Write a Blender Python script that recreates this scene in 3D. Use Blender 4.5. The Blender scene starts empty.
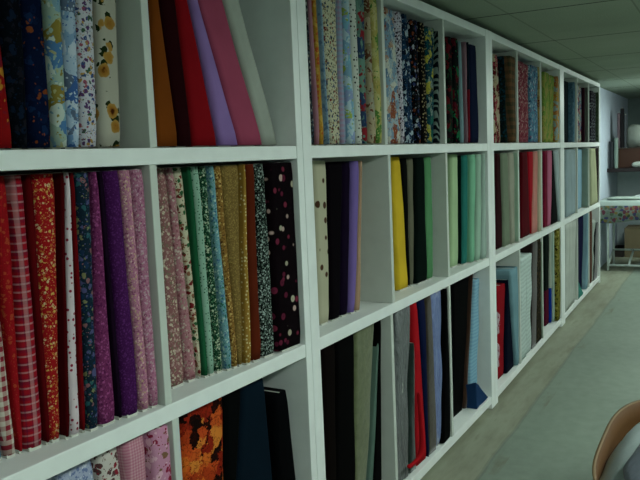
import bpy, bmesh, math, random
from mathutils import Vector, Matrix
random.seed(7)
scn = bpy.context.scene
COL = scn.collection

# ------------------------------------------------------------------ materials
def lin(h, g=1.0):
    out = []
    for i in (0, 2, 4):
        c = int(h[i:i+2], 16) / 255
        c = c / 12.92 if c <= .04045 else ((c + .055) / 1.055) ** 2.4
        out.append(min(.88, c * g))
    return (*out, 1)

GAIN = 0.85
_mats = {}
class N:
    """small helper to wire shader nodes"""
    def __init__(s, name, rough=.85, spec=.2):
        s.m = bpy.data.materials.new(name); s.m.use_nodes = True
        s.t = s.m.node_tree; s.b = s.t.nodes['Principled BSDF']
        s.b.inputs['Roughness'].default_value = rough
        s.b.inputs['Specular IOR Level'].default_value = spec
    def n(s, kind, **kw):
        nd = s.t.nodes.new(kind)
        for k, v in kw.items(): setattr(nd, k, v)
        return nd
    def link(s, a, b): s.t.links.new(a, b)
    def coord(s, scale=(1, 1, 1), off=(0, 0, 0), rot=(0, 0, 0)):
        c = s.n('ShaderNodeTexCoord'); m = s.n('ShaderNodeMapping')
        m.inputs['Scale'].default_value = scale; m.inputs['Location'].default_value = off
        m.inputs['Rotation'].default_value = rot
        s.link(c.outputs['Object'], m.inputs['Vector']); return m.outputs['Vector']
    def noise(s, vec, scale, detail=3, rough=.5):
        n = s.n('ShaderNodeTexNoise'); n.inputs['Scale'].default_value = scale
        n.inputs['Detail'].default_value = detail; n.inputs['Roughness'].default_value = rough
        if vec is not None: s.link(vec, n.inputs['Vector'])
        return n
    def voro(s, vec, scale, rnd=1.0, feature='F1'):
        n = s.n('ShaderNodeTexVoronoi', feature=feature); n.inputs['Scale'].default_value = scale
        n.inputs['Randomness'].default_value = rnd
        s.link(vec, n.inputs['Vector']); return n
    def ramp(s, fac, stops, interp='LINEAR'):
        r = s.n('ShaderNodeValToRGB'); r.color_ramp.interpolation = interp
        e = r.color_ramp.elements
        while len(e) < len(stops): e.new(.5)
        for q, (p, c) in zip(e, stops): q.position = p; q.color = c if len(c) == 4 else (*c, 1)
        s.link(fac, r.inputs['Fac']); return r.outputs['Color']
    def mix(s, fac, a, b, mode='MIX'):
        m = s.n('ShaderNodeMix', data_type='RGBA', blend_type=mode)
        for sock, v in ((m.inputs[0], fac), (m.inputs[6], a), (m.inputs[7], b)):
            if isinstance(v, (int, float, tuple)): sock.default_value = v
            else: s.link(v, sock)
        return m.outputs[2]
    def math(s, op, a, b=0.0, c=None):
        m = s.n('ShaderNodeMath', operation=op)
        for i, v in enumerate((a, b) if c is None else (a, b, c)):
            if isinstance(v, (int, float)): m.inputs[i].default_value = v
            else: s.link(v, m.inputs[i])
        return m.outputs[0]
    def bump(s, h, strength=.3, dist=.002):
        b = s.n('ShaderNodeBump'); b.inputs['Strength'].default_value = strength
        b.inputs['Distance'].default_value = dist
        s.link(h, b.inputs['Height']); s.link(b.outputs[0], s.b.inputs['Normal'])
    def color(s, c):
        if isinstance(c, tuple): s.b.inputs['Base Color'].default_value = c
        else: s.link(c, s.b.inputs['Base Color'])

def cycle_cols(k, rnd, cols):
    n = len(cols)
    return k.ramp(rnd, [(i / n, c) for i, c in enumerate(cols)], 'CONSTANT')

def fabric(pat):
    key = repr(pat)
    if key in _mats: return _mats[key]
    kind = pat[0]; k = N('fabric_' + kind, .95, .04)
    sd = (sum(ord(c) * (i + 3) for i, c in enumerate(key)) % 97) * .37
    def G(h):
        c = lin(h, GAIN); l = .3 * c[0] + .59 * c[1] + .11 * c[2]
        return tuple(l * .06 + x * .94 for x in c[:3]) + (1,)
    v = k.coord(off=(sd, sd * .7, sd * 1.3))
    soft = k.noise(v, 9, 3)
    bump_h = soft.outputs['Fac']; bs, bd = .35, .006
    if kind == 'solid':
        base = k.mix(k.ramp(soft.outputs['Fac'], [(.3, (0, 0, 0)), (.7, (1, 1, 1))]), tuple(x * .86 for x in G(pat[1])[:3]) + (1,), G(pat[1]))
        k.color(base)
    elif kind == 'grad':      # two lengths of cloth, the lower one a different colour
        z = k.n('ShaderNodeSeparateXYZ'); k.link(k.coord(), z.inputs[0])
        k.color(k.ramp(z.outputs[2], [(0, G(pat[2])), (.30, G(pat[1]))], 'CONSTANT'))
    elif kind == 'velvet':
        w = k.noise(v, 30, 4, .6)
        base = k.ramp(w.outputs['Fac'], [(.3, tuple(x * .7 for x in G(pat[1])[:3])), (.7, G(pat[1]))])
        k.color(base); k.b.inputs['Sheen Weight'].default_value = .3; bump_h = w.outputs['Fac']; bs = .5
    elif kind == 'satin':
        vv = k.coord(scale=(1, 1, .35), off=(sd, 0, sd))
        w = k.noise(vv, 16, 4, .6); k.color(G(pat[1])); k.b.inputs['Roughness'].default_value = .42
        k.b.inputs['Specular IOR Level'].default_value = .35; bump_h = w.outputs['Fac']; bs, bd = 1, .06
    elif kind == 'ruffle':
        z = k.n('ShaderNodeSeparateXYZ'); k.link(v, z.inputs[0])
        q = k.math('FRACT', k.math('ADD', k.math('DIVIDE', z.outputs[2], pat[3]), k.math('MULTIPLY', soft.outputs['Fac'], 1.5)))
        k.color(k.ramp(q, [(0, G(pat[2])), (.5, G(pat[1])), (.7, G(pat[1])), (1, G(pat[2]))])); bump_h = q; bs, bd = .6, .006
    elif kind == 'floral':
        base, cols, size = G(pat[1]), [G(c) for c in pat[2]], pat[3]
        size *= .62; warp = k.mix(size * 1.0, v, k.noise(v, 1.1 / size, 2).outputs['Color'], 'ADD')
        a = k.voro(warp, 1 / size)
        col = cycle_cols(k, k.math('FRACT', k.math('MULTIPLY', a.outputs['Color'], 3.7)), cols)
        m1 = k.ramp(a.outputs['Distance'], [(0, (1, 1, 1)), (.40, (1, 1, 1)), (.46, (0, 0, 0))])
        c1 = k.mix(m1, base, col)
        b = k.voro(warp, 2.3 / size)
        m2 = k.ramp(b.outputs['Distance'], [(0, (1, 1, 1)), (.26, (1, 1, 1)), (.3, (0, 0, 0))])
        k.color(k.mix(m2, c1, cycle_cols(k, k.math('FRACT', k.math('MULTIPLY', b.outputs['Color'], 5.3)), cols[::-1] + [base])))
    elif kind == 'blotch':
        cols = [G(c) for c in pat[1]]; size = pat[2] * .7
        warp = k.mix(size * 1.4, v, k.noise(v, 1 / size, 3).outputs['Color'], 'ADD')
        a = k.voro(warp, 1 / size)
        c1 = cycle_cols(k, k.math('FRACT', k.math('MULTIPLY', a.outputs['Color'], 4.1)), cols)
        b = k.voro(warp, 3.1 / size)
        c2 = cycle_cols(k, k.math('FRACT', k.math('MULTIPLY', b.outputs['Color'], 2.9)), cols[2:] + cols[:2])
        m2 = k.ramp(b.outputs['Distance'], [(0, (1, 1, 1)), (.3, (1, 1, 1)), (.36, (0, 0, 0))])
        k.color(k.mix(m2, c1, c2))
    elif kind in ('dots', 'dots2'):
        size = pat[-1] * .9; a = k.voro(v, 1 / size, .55 if kind == 'dots' else .8)
        cols = [G(pat[2])] if kind == 'dots' else [G(c) for c in pat[2]]
        col = cols[0] if len(cols) == 1 else cycle_cols(k, k.math('FRACT', k.math('MULTIPLY', a.outputs['Color'], 3.3)), cols)
        m1 = k.ramp(a.outputs['Distance'], [(0, (1, 1, 1)), (.22, (1, 1, 1)), (.28, (0, 0, 0))])
        if kind == 'dots2': m1 = k.ramp(a.outputs['Distance'], [(0, (.45, .45, .45)), (.12, (1, 1, 1)), (.30, (1, 1, 1)), (.36, (0, 0, 0))])
        k.color(k.mix(m1, G(pat[1]), col))
    elif kind == 'check':
        z = k.n('ShaderNodeSeparateXYZ'); k.link(v, z.inputs[0])
        fx = k.math('LESS_THAN', k.math('FRACT', k.math('DIVIDE', k.math('ADD', z.outputs[0], z.outputs[1]), pat[3])), .5)
        fz = k.math('LESS_THAN', k.math('FRACT', k.math('DIVIDE', z.outputs[2], pat[3])), .5)
        k.color(k.mix(k.math('MULTIPLY', k.math('ADD', fx, fz), .5), G(pat[1]), G(pat[2])))
    elif kind == 'plaid':
        z = k.n('ShaderNodeSeparateXYZ'); k.link(v, z.inputs[0]); P = pat[4]
        def band(s, p, lo, hi):
            f = k.math('FRACT', k.math('DIVIDE', s, p)); return k.math('MULTIPLY', k.math('GREATER_THAN', f, lo), k.math('LESS_THAN', f, hi))
        zz = k.n('ShaderNodeSeparateXYZ'); k.link(k.coord(), zz.inputs[0]); sx = k.math('ADD', zz.outputs[0], .023); c = G(pat[1])
        c = k.mix(k.math('MULTIPLY', band(z.outputs[2], .036, .0, .4), .3), c, G(pat[3]))
        c = k.mix(k.math('MULTIPLY', band(sx, .046, .42, .64), .32), c, G(pat[2]))
        c = k.mix(k.math('MULTIPLY', band(z.outputs[2], .018, .4, .62), .4), c, G(pat[2]))
        c = k.mix(k.math('MULTIPLY', band(sx, .0115, .4, .6), .35), c, G(pat[3]))
        k.color(c)
    elif kind == 'zebra':
        w = k.n('ShaderNodeTexWave', bands_direction='DIAGONAL'); w.inputs['Scale'].default_value = 16; w.inputs['Distortion'].default_value = 6
        w.inputs['Detail'].default_value = 1; k.link(v, w.inputs['Vector'])
        k.color(k.ramp(w.outputs['Fac'], [(0, G(pat[1])), (.6, G(pat[2]))], 'CONSTANT'))
    elif kind == 'leaves':
        warp = k.mix(.07, v, k.noise(v, 34, 4, .7).outputs['Color'], 'ADD')
        a = k.voro(warp, 24); cols = [G(c) for c in ('c04404', '1a0806', 'd46408', '8a1c04', 'c85008', '140806', 'd47a1c', 'a83404')]
        c1 = cycle_cols(k, k.math('FRACT', k.math('MULTIPLY', a.outputs['Color'], 4.1)), cols)
        e = k.voro(warp, 34, 1, 'DISTANCE_TO_EDGE')
        k.color(k.mix(k.ramp(e.outputs['Distance'], [(0, (1, 1, 1)), (.05, (0, 0, 0))]), c1, G('3a1004')))
    elif kind == 'sunflower':
        vv = k.coord(off=(.012, .3, .02)); warp = k.mix(.012, vv, k.noise(vv, 70, 2).outputs['Color'], 'ADD')
        a = k.voro(warp, 19, .75)
        lf = k.voro(warp, 42, 1)
        leafm = k.math('MULTIPLY', k.math('LESS_THAN', a.outputs['Distance'], .52), k.math('LESS_THAN', lf.outputs['Distance'], .42))
        c = k.mix(leafm, G('b4b0a0'), G('1e2c14'))
        c = k.mix(k.ramp(a.outputs['Distance'], [(0, (1, 1, 1)), (.36, (1, 1, 1)), (.39, (0, 0, 0))]), c,
                  k.ramp(a.outputs['Distance'], [(0, G('221006')), (.16, G('4a2008')), (.21, G('9c681c')), (.36, G('ac8438'))]))
        k.color(c)
    k.bump(bump_h, bs, bd)
    _mats[key] = k.m; return k.m

def plain(name, hexc, rough=.6, gain=1.0, spec=.3, bump=None, metal=0):
    if name in _mats: return _mats[name]
    k = N(name, rough, spec); k.b.inputs['Metallic'].default_value = metal
    v = k.coord(); n = k.noise(v, 14, 3)
    c = lin(hexc, gain)
    k.color(k.ramp(n.outputs['Fac'], [(.3, tuple(x * .93 for x in c[:3])), (.7, c)]))
    if bump: k.bump(k.noise(v, bump[0], 4).outputs['Fac'], bump[1], bump[2])
    _mats[name] = k.m; return k.m

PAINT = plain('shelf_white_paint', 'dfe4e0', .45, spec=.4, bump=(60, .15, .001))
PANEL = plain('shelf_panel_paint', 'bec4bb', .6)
CARD = plain('white_cardboard', 'c4c4ba', .8)

# ------------------------------------------------------------------ objects
def obj(name, bm, mat, parent=None, smooth=False, bevel=0):
    bmesh.ops.recalc_face_normals(bm, faces=bm.faces)
    me = bpy.data.meshes.new(name); bm.to_mesh(me); bm.free()
    if smooth:
        for p in me.polygons: p.use_smooth = True
    me.materials.append(mat)
    o = bpy.data.objects.new(name, me); COL.objects.link(o)
    if parent: o.parent = parent
    if bevel:
        b = o.modifiers.new('bevel', 'BEVEL'); b.width = bevel; b.segments = 2; b.limit_method = 'ANGLE'
    return o
def empty(name, loc, rz=0):
    o = bpy.data.objects.new(name, None); o.empty_display_size = .1
    o.location = loc; o.rotation_euler = (0, 0, rz); COL.objects.link(o); return o
def tag(o, label=None, cat=None, group=None, kind=None):
    if label: o['label'] = label
    if cat: o['category'] = cat
    if group: o['group'] = group
    if kind: o['kind'] = kind
    return o
def box(bm, x0, x1, y0, y1, z0, z1):
    r = bmesh.ops.create_cube(bm, size=1)
    for v in r['verts']:
        v.co = Vector(((x0 + x1) / 2 + v.co.x * (x1 - x0), (y0 + y1) / 2 + v.co.y * (y1 - y0), (z0 + z1) / 2 + v.co.z * (z1 - z0)))
    return r['verts']
def boxes(*bs):
    bm = bmesh.new()
    for b in bs: box(bm, *b)
    return bm
def tube(bm, p0, p1, r, n=12):
    p0, p1 = Vector(p0), Vector(p1); d = p1 - p0
    M = Matrix.Translation((p0 + p1) / 2) @ d.to_track_quat('Z', 'Y').to_matrix().to_4x4()
    bmesh.ops.create_cone(bm, cap_ends=True, segments=n, radius1=r, radius2=r, depth=d.length, matrix=M)
def superell(bm, c, a, e=1.0, seg=32, ring=20, fn=None):
    """closed pillow-like solid: rings of a superellipsoid"""
    def sp(t, p): return math.copysign(abs(t) ** p, t)
    grid = []
    for i in range(1, ring):
        ph = -math.pi / 2 + math.pi * i / ring; row = []
        for j in range(seg):
            th = 2 * math.pi * j / seg
            p = Vector((a[0] * sp(math.cos(ph), e) * sp(math.cos(th), e), a[1] * sp(math.cos(ph), e) * sp(math.sin(th), e), a[2] * sp(math.sin(ph), 1)))
            if fn: p = fn(p)
            row.append(bm.verts.new(Vector(c) + p))
        grid.append(row)
    bot = bm.verts.new(Vector(c) + (fn(Vector((0, 0, -a[2]))) if fn else Vector((0, 0, -a[2]))))
    top = bm.verts.new(Vector(c) + (fn(Vector((0, 0, a[2]))) if fn else Vector((0, 0, a[2]))))
    for i in range(len(grid) - 1):
        for j in range(seg): bm.faces.new((grid[i][j], grid[i][(j + 1) % seg], grid[i + 1][(j + 1) % seg], grid[i + 1][j]))
    for j in range(seg):
        bm.faces.new((bot, grid[0][(j + 1) % seg], grid[0][j])); bm.faces.new((top, grid[-1][j], grid[-1][(j + 1) % seg]))

POW = [20, 20, 20, 20, 24]
EXPO = 0.13

# ------------------------------------------------------------------ the room
CEIL = 2.275
def structure(name, bm, mat): return tag(obj(name, bm, mat), kind='structure')
# floor: grey-green sheet flooring, a warmer worn strip along the shelves beyond the seam
k = N('floor_vinyl', .55, .35)
v = k.coord(); sp = k.n('ShaderNodeSeparateXYZ'); k.link(v, sp.inputs[0])
n1 = k.noise(v, 1.3, 5, .6); n2 = k.noise(v, 14, 4, .6); n3 = k.noise(k.coord(scale=(.5, 2.2, 1)), 3.2, 5, .65)
base = k.mix(k.ramp(n1.outputs['Fac'], [(.35, (0, 0, 0)), (.65, (1, 1, 1))]), lin('6a776b'), lin('778577'))
base = k.mix(.35, base, k.ramp(n2.outputs['Fac'], [(.3, lin('646f62')), (.7, lin('828e80'))]))
ywob = k.math('ADD', sp.outputs[1], k.math('MULTIPLY', n1.outputs['Fac'], .06))
near = k.math('GREATER_THAN', ywob, 1.05)
base = k.mix(k.math('MULTIPLY', near, .65), base, k.ramp(n3.outputs['Fac'], [(.35, lin('706a54')), (.6, lin('92947e'))]))
seam = k.math('LESS_THAN', k.math('ABSOLUTE', k.math('SUBTRACT', ywob, 1.05)), .011)
base = k.mix(k.math('MULTIPLY', seam, .3), base, lin('4c5048'))
smear = k.math('MULTIPLY', k.ramp(n3.outputs['Fac'], [(.56, (0, 0, 0)), (.68, (1, 1, 1))]),
               k.math('LESS_THAN', k.math('ABSOLUTE', k.math('SUBTRACT', ywob, 1.10)), .13))
base = k.mix(k.math('MULTIPLY', smear, .6), base, lin('5e5a44'))
k.color(base); k.bump(n2.outputs['Fac'], .1, .001); FLOORM = k.m
structure('floor', boxes((-2.6, 13.0, -3.1, 1.85, -.05, 0)), FLOORM)
# ceiling: lay-in tiles, 1.22 x 0.61 m, thin dark joints
k = N('ceiling_tile', .9, .1)
v = k.coord(); sp = k.n('ShaderNodeSeparateXYZ'); k.link(v, sp.inputs[0])
fx = k.math('FRACT', k.math('DIVIDE', k.math('ADD', sp.outputs[0], 5.02), 1.22))
fy = k.math('FRACT', k.math('DIVIDE', k.math('ADD', sp.outputs[1], 5.35), .61))
jx = k.math('LESS_THAN', k.math('ABSOLUTE', k.math('SUBTRACT', fx, .5)), .0075)
jy = k.math('LESS_THAN', k.math('ABSOLUTE', k.math('SUBTRACT', fy, .5)), .008)
nn = k.noise(v, 1.1, 3); sp2 = k.noise(v, 120, 2)
c = k.ramp(nn.outputs['Fac'], [(.3, lin('8f9a88')), (.7, lin('a4ad9c'))])
c = k.mix(.2, c, k.ramp(sp2.outputs['Fac'], [(.4, lin('7c8676')), (.6, lin('a8b0a0'))]))
c = k.mix(k.math('MAXIMUM', jx, k.math('MULTIPLY', jy, .35)), c, lin('3c4038'))
k.color(c); CEILM = k.m
structure('ceiling', boxes((-2.6, 13.0, -3.1, 1.85, CEIL, CEIL + .05)), CEILM)
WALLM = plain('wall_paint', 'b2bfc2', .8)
SHADEW = plain('end_wall_shade', '6c7a76', .85)  # shade on the end wall put into a darker base colour
structure('wall_left', boxes((-2.6, 13.0, 1.75, 1.85, 0, CEIL)), WALLM)
structure('wall_back', boxes((12.9, 13.0, -3.1, 1.75, 0, CEIL)), SHADEW)
structure('wall_right', boxes((-2.6, 13.0, -3.1, -3.0, 0, CEIL)), WALLM)
structure('wall_front', boxes((-2.6, -2.5, -3.0, 1.75, 0, CEIL)), WALLM)
structure('wall_partition', boxes((8.95, 12.9, 1.42, 1.75, 0, CEIL)), plain('partition_paint', 'b4bfcc', .8))

# ------------------------------------------------------------------ shelving
UNITS = {1: ((0.0, 1.33213), -.0377, 2.17905, (.06, .037), 'nearest'), 2: ((2.1775, 1.25), -.01136, 2.17139, (.06, .067), 'second'),
         3: ((4.34875, 1.22533), .010789, 2.28638, (.067, .085), 'third'), 4: ((6.635, 1.25), .007524, 2.26131, (.085, .05), 'farthest')}
LEV = [(.031, .076), (.872, .917), (1.545, 1.588), (2.194, 2.236)]
DEP = .34
ULAB = {1: 'white wooden shelving unit nearest the camera, cut by the left edge of the view',
        2: 'white wooden shelving unit, second along, with the bright yellow bolt on its middle shelf',
        3: 'white wooden shelving unit, third along, with red and pink bolts on its middle shelf',
        4: 'white wooden shelving unit at the far end of the row, beside the wall'}
DIVS = {}
def shelving(un):
    (x, y), rz, L, (pl, pr), o = UNITS[un]
    t = empty('shelving_unit', (x, y, 0), rz)
    tag(t, ULAB[un], 'shelving unit', 'white shelving units along the wall')
    g = .0012
    for a, b in ((g, pl), (L - pr, L - g)):
        obj('side_panel', boxes((a, b, 0, DEP, 0, 2.236)), PAINT, t, bevel=.002)
    for z0, z1 in LEV:
        bm = boxes((pl, L - pr, .002, DEP, z0, z1))
        obj('shelf_board', bm, PAINT, t, bevel=.0025)
    for r in (1, 2, 3):
        z0, z1 = {1: (LEV[2][1], LEV[3][0]), 2: (LEV[1][1], LEV[2][0]), 3: (LEV[0][1], LEV[1][0])}[r]
        for d in DIVX[un][r]:
            s = d - x
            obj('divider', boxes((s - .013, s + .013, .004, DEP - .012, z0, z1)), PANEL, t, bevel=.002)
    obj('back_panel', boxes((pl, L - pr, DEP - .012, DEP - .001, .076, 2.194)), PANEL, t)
    return t
DIVX = {1: {1: (.765, 1.473), 2: (.765, 1.466), 3: (.765, 1.487)}, 2: {1: (2.871, 3.593), 2: (2.892, 3.593), 3: (2.866, 3.593)},
        3: {1: (5.052, 5.80), 2: (5.052, 5.80), 3: (5.052, 5.80)}, 4: {1: (7.42, 8.13), 2: (7.42, 8.13), 3: (7.42, 8.13)}}
for un in (1, 2, 3, 4): shelving(un)

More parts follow.
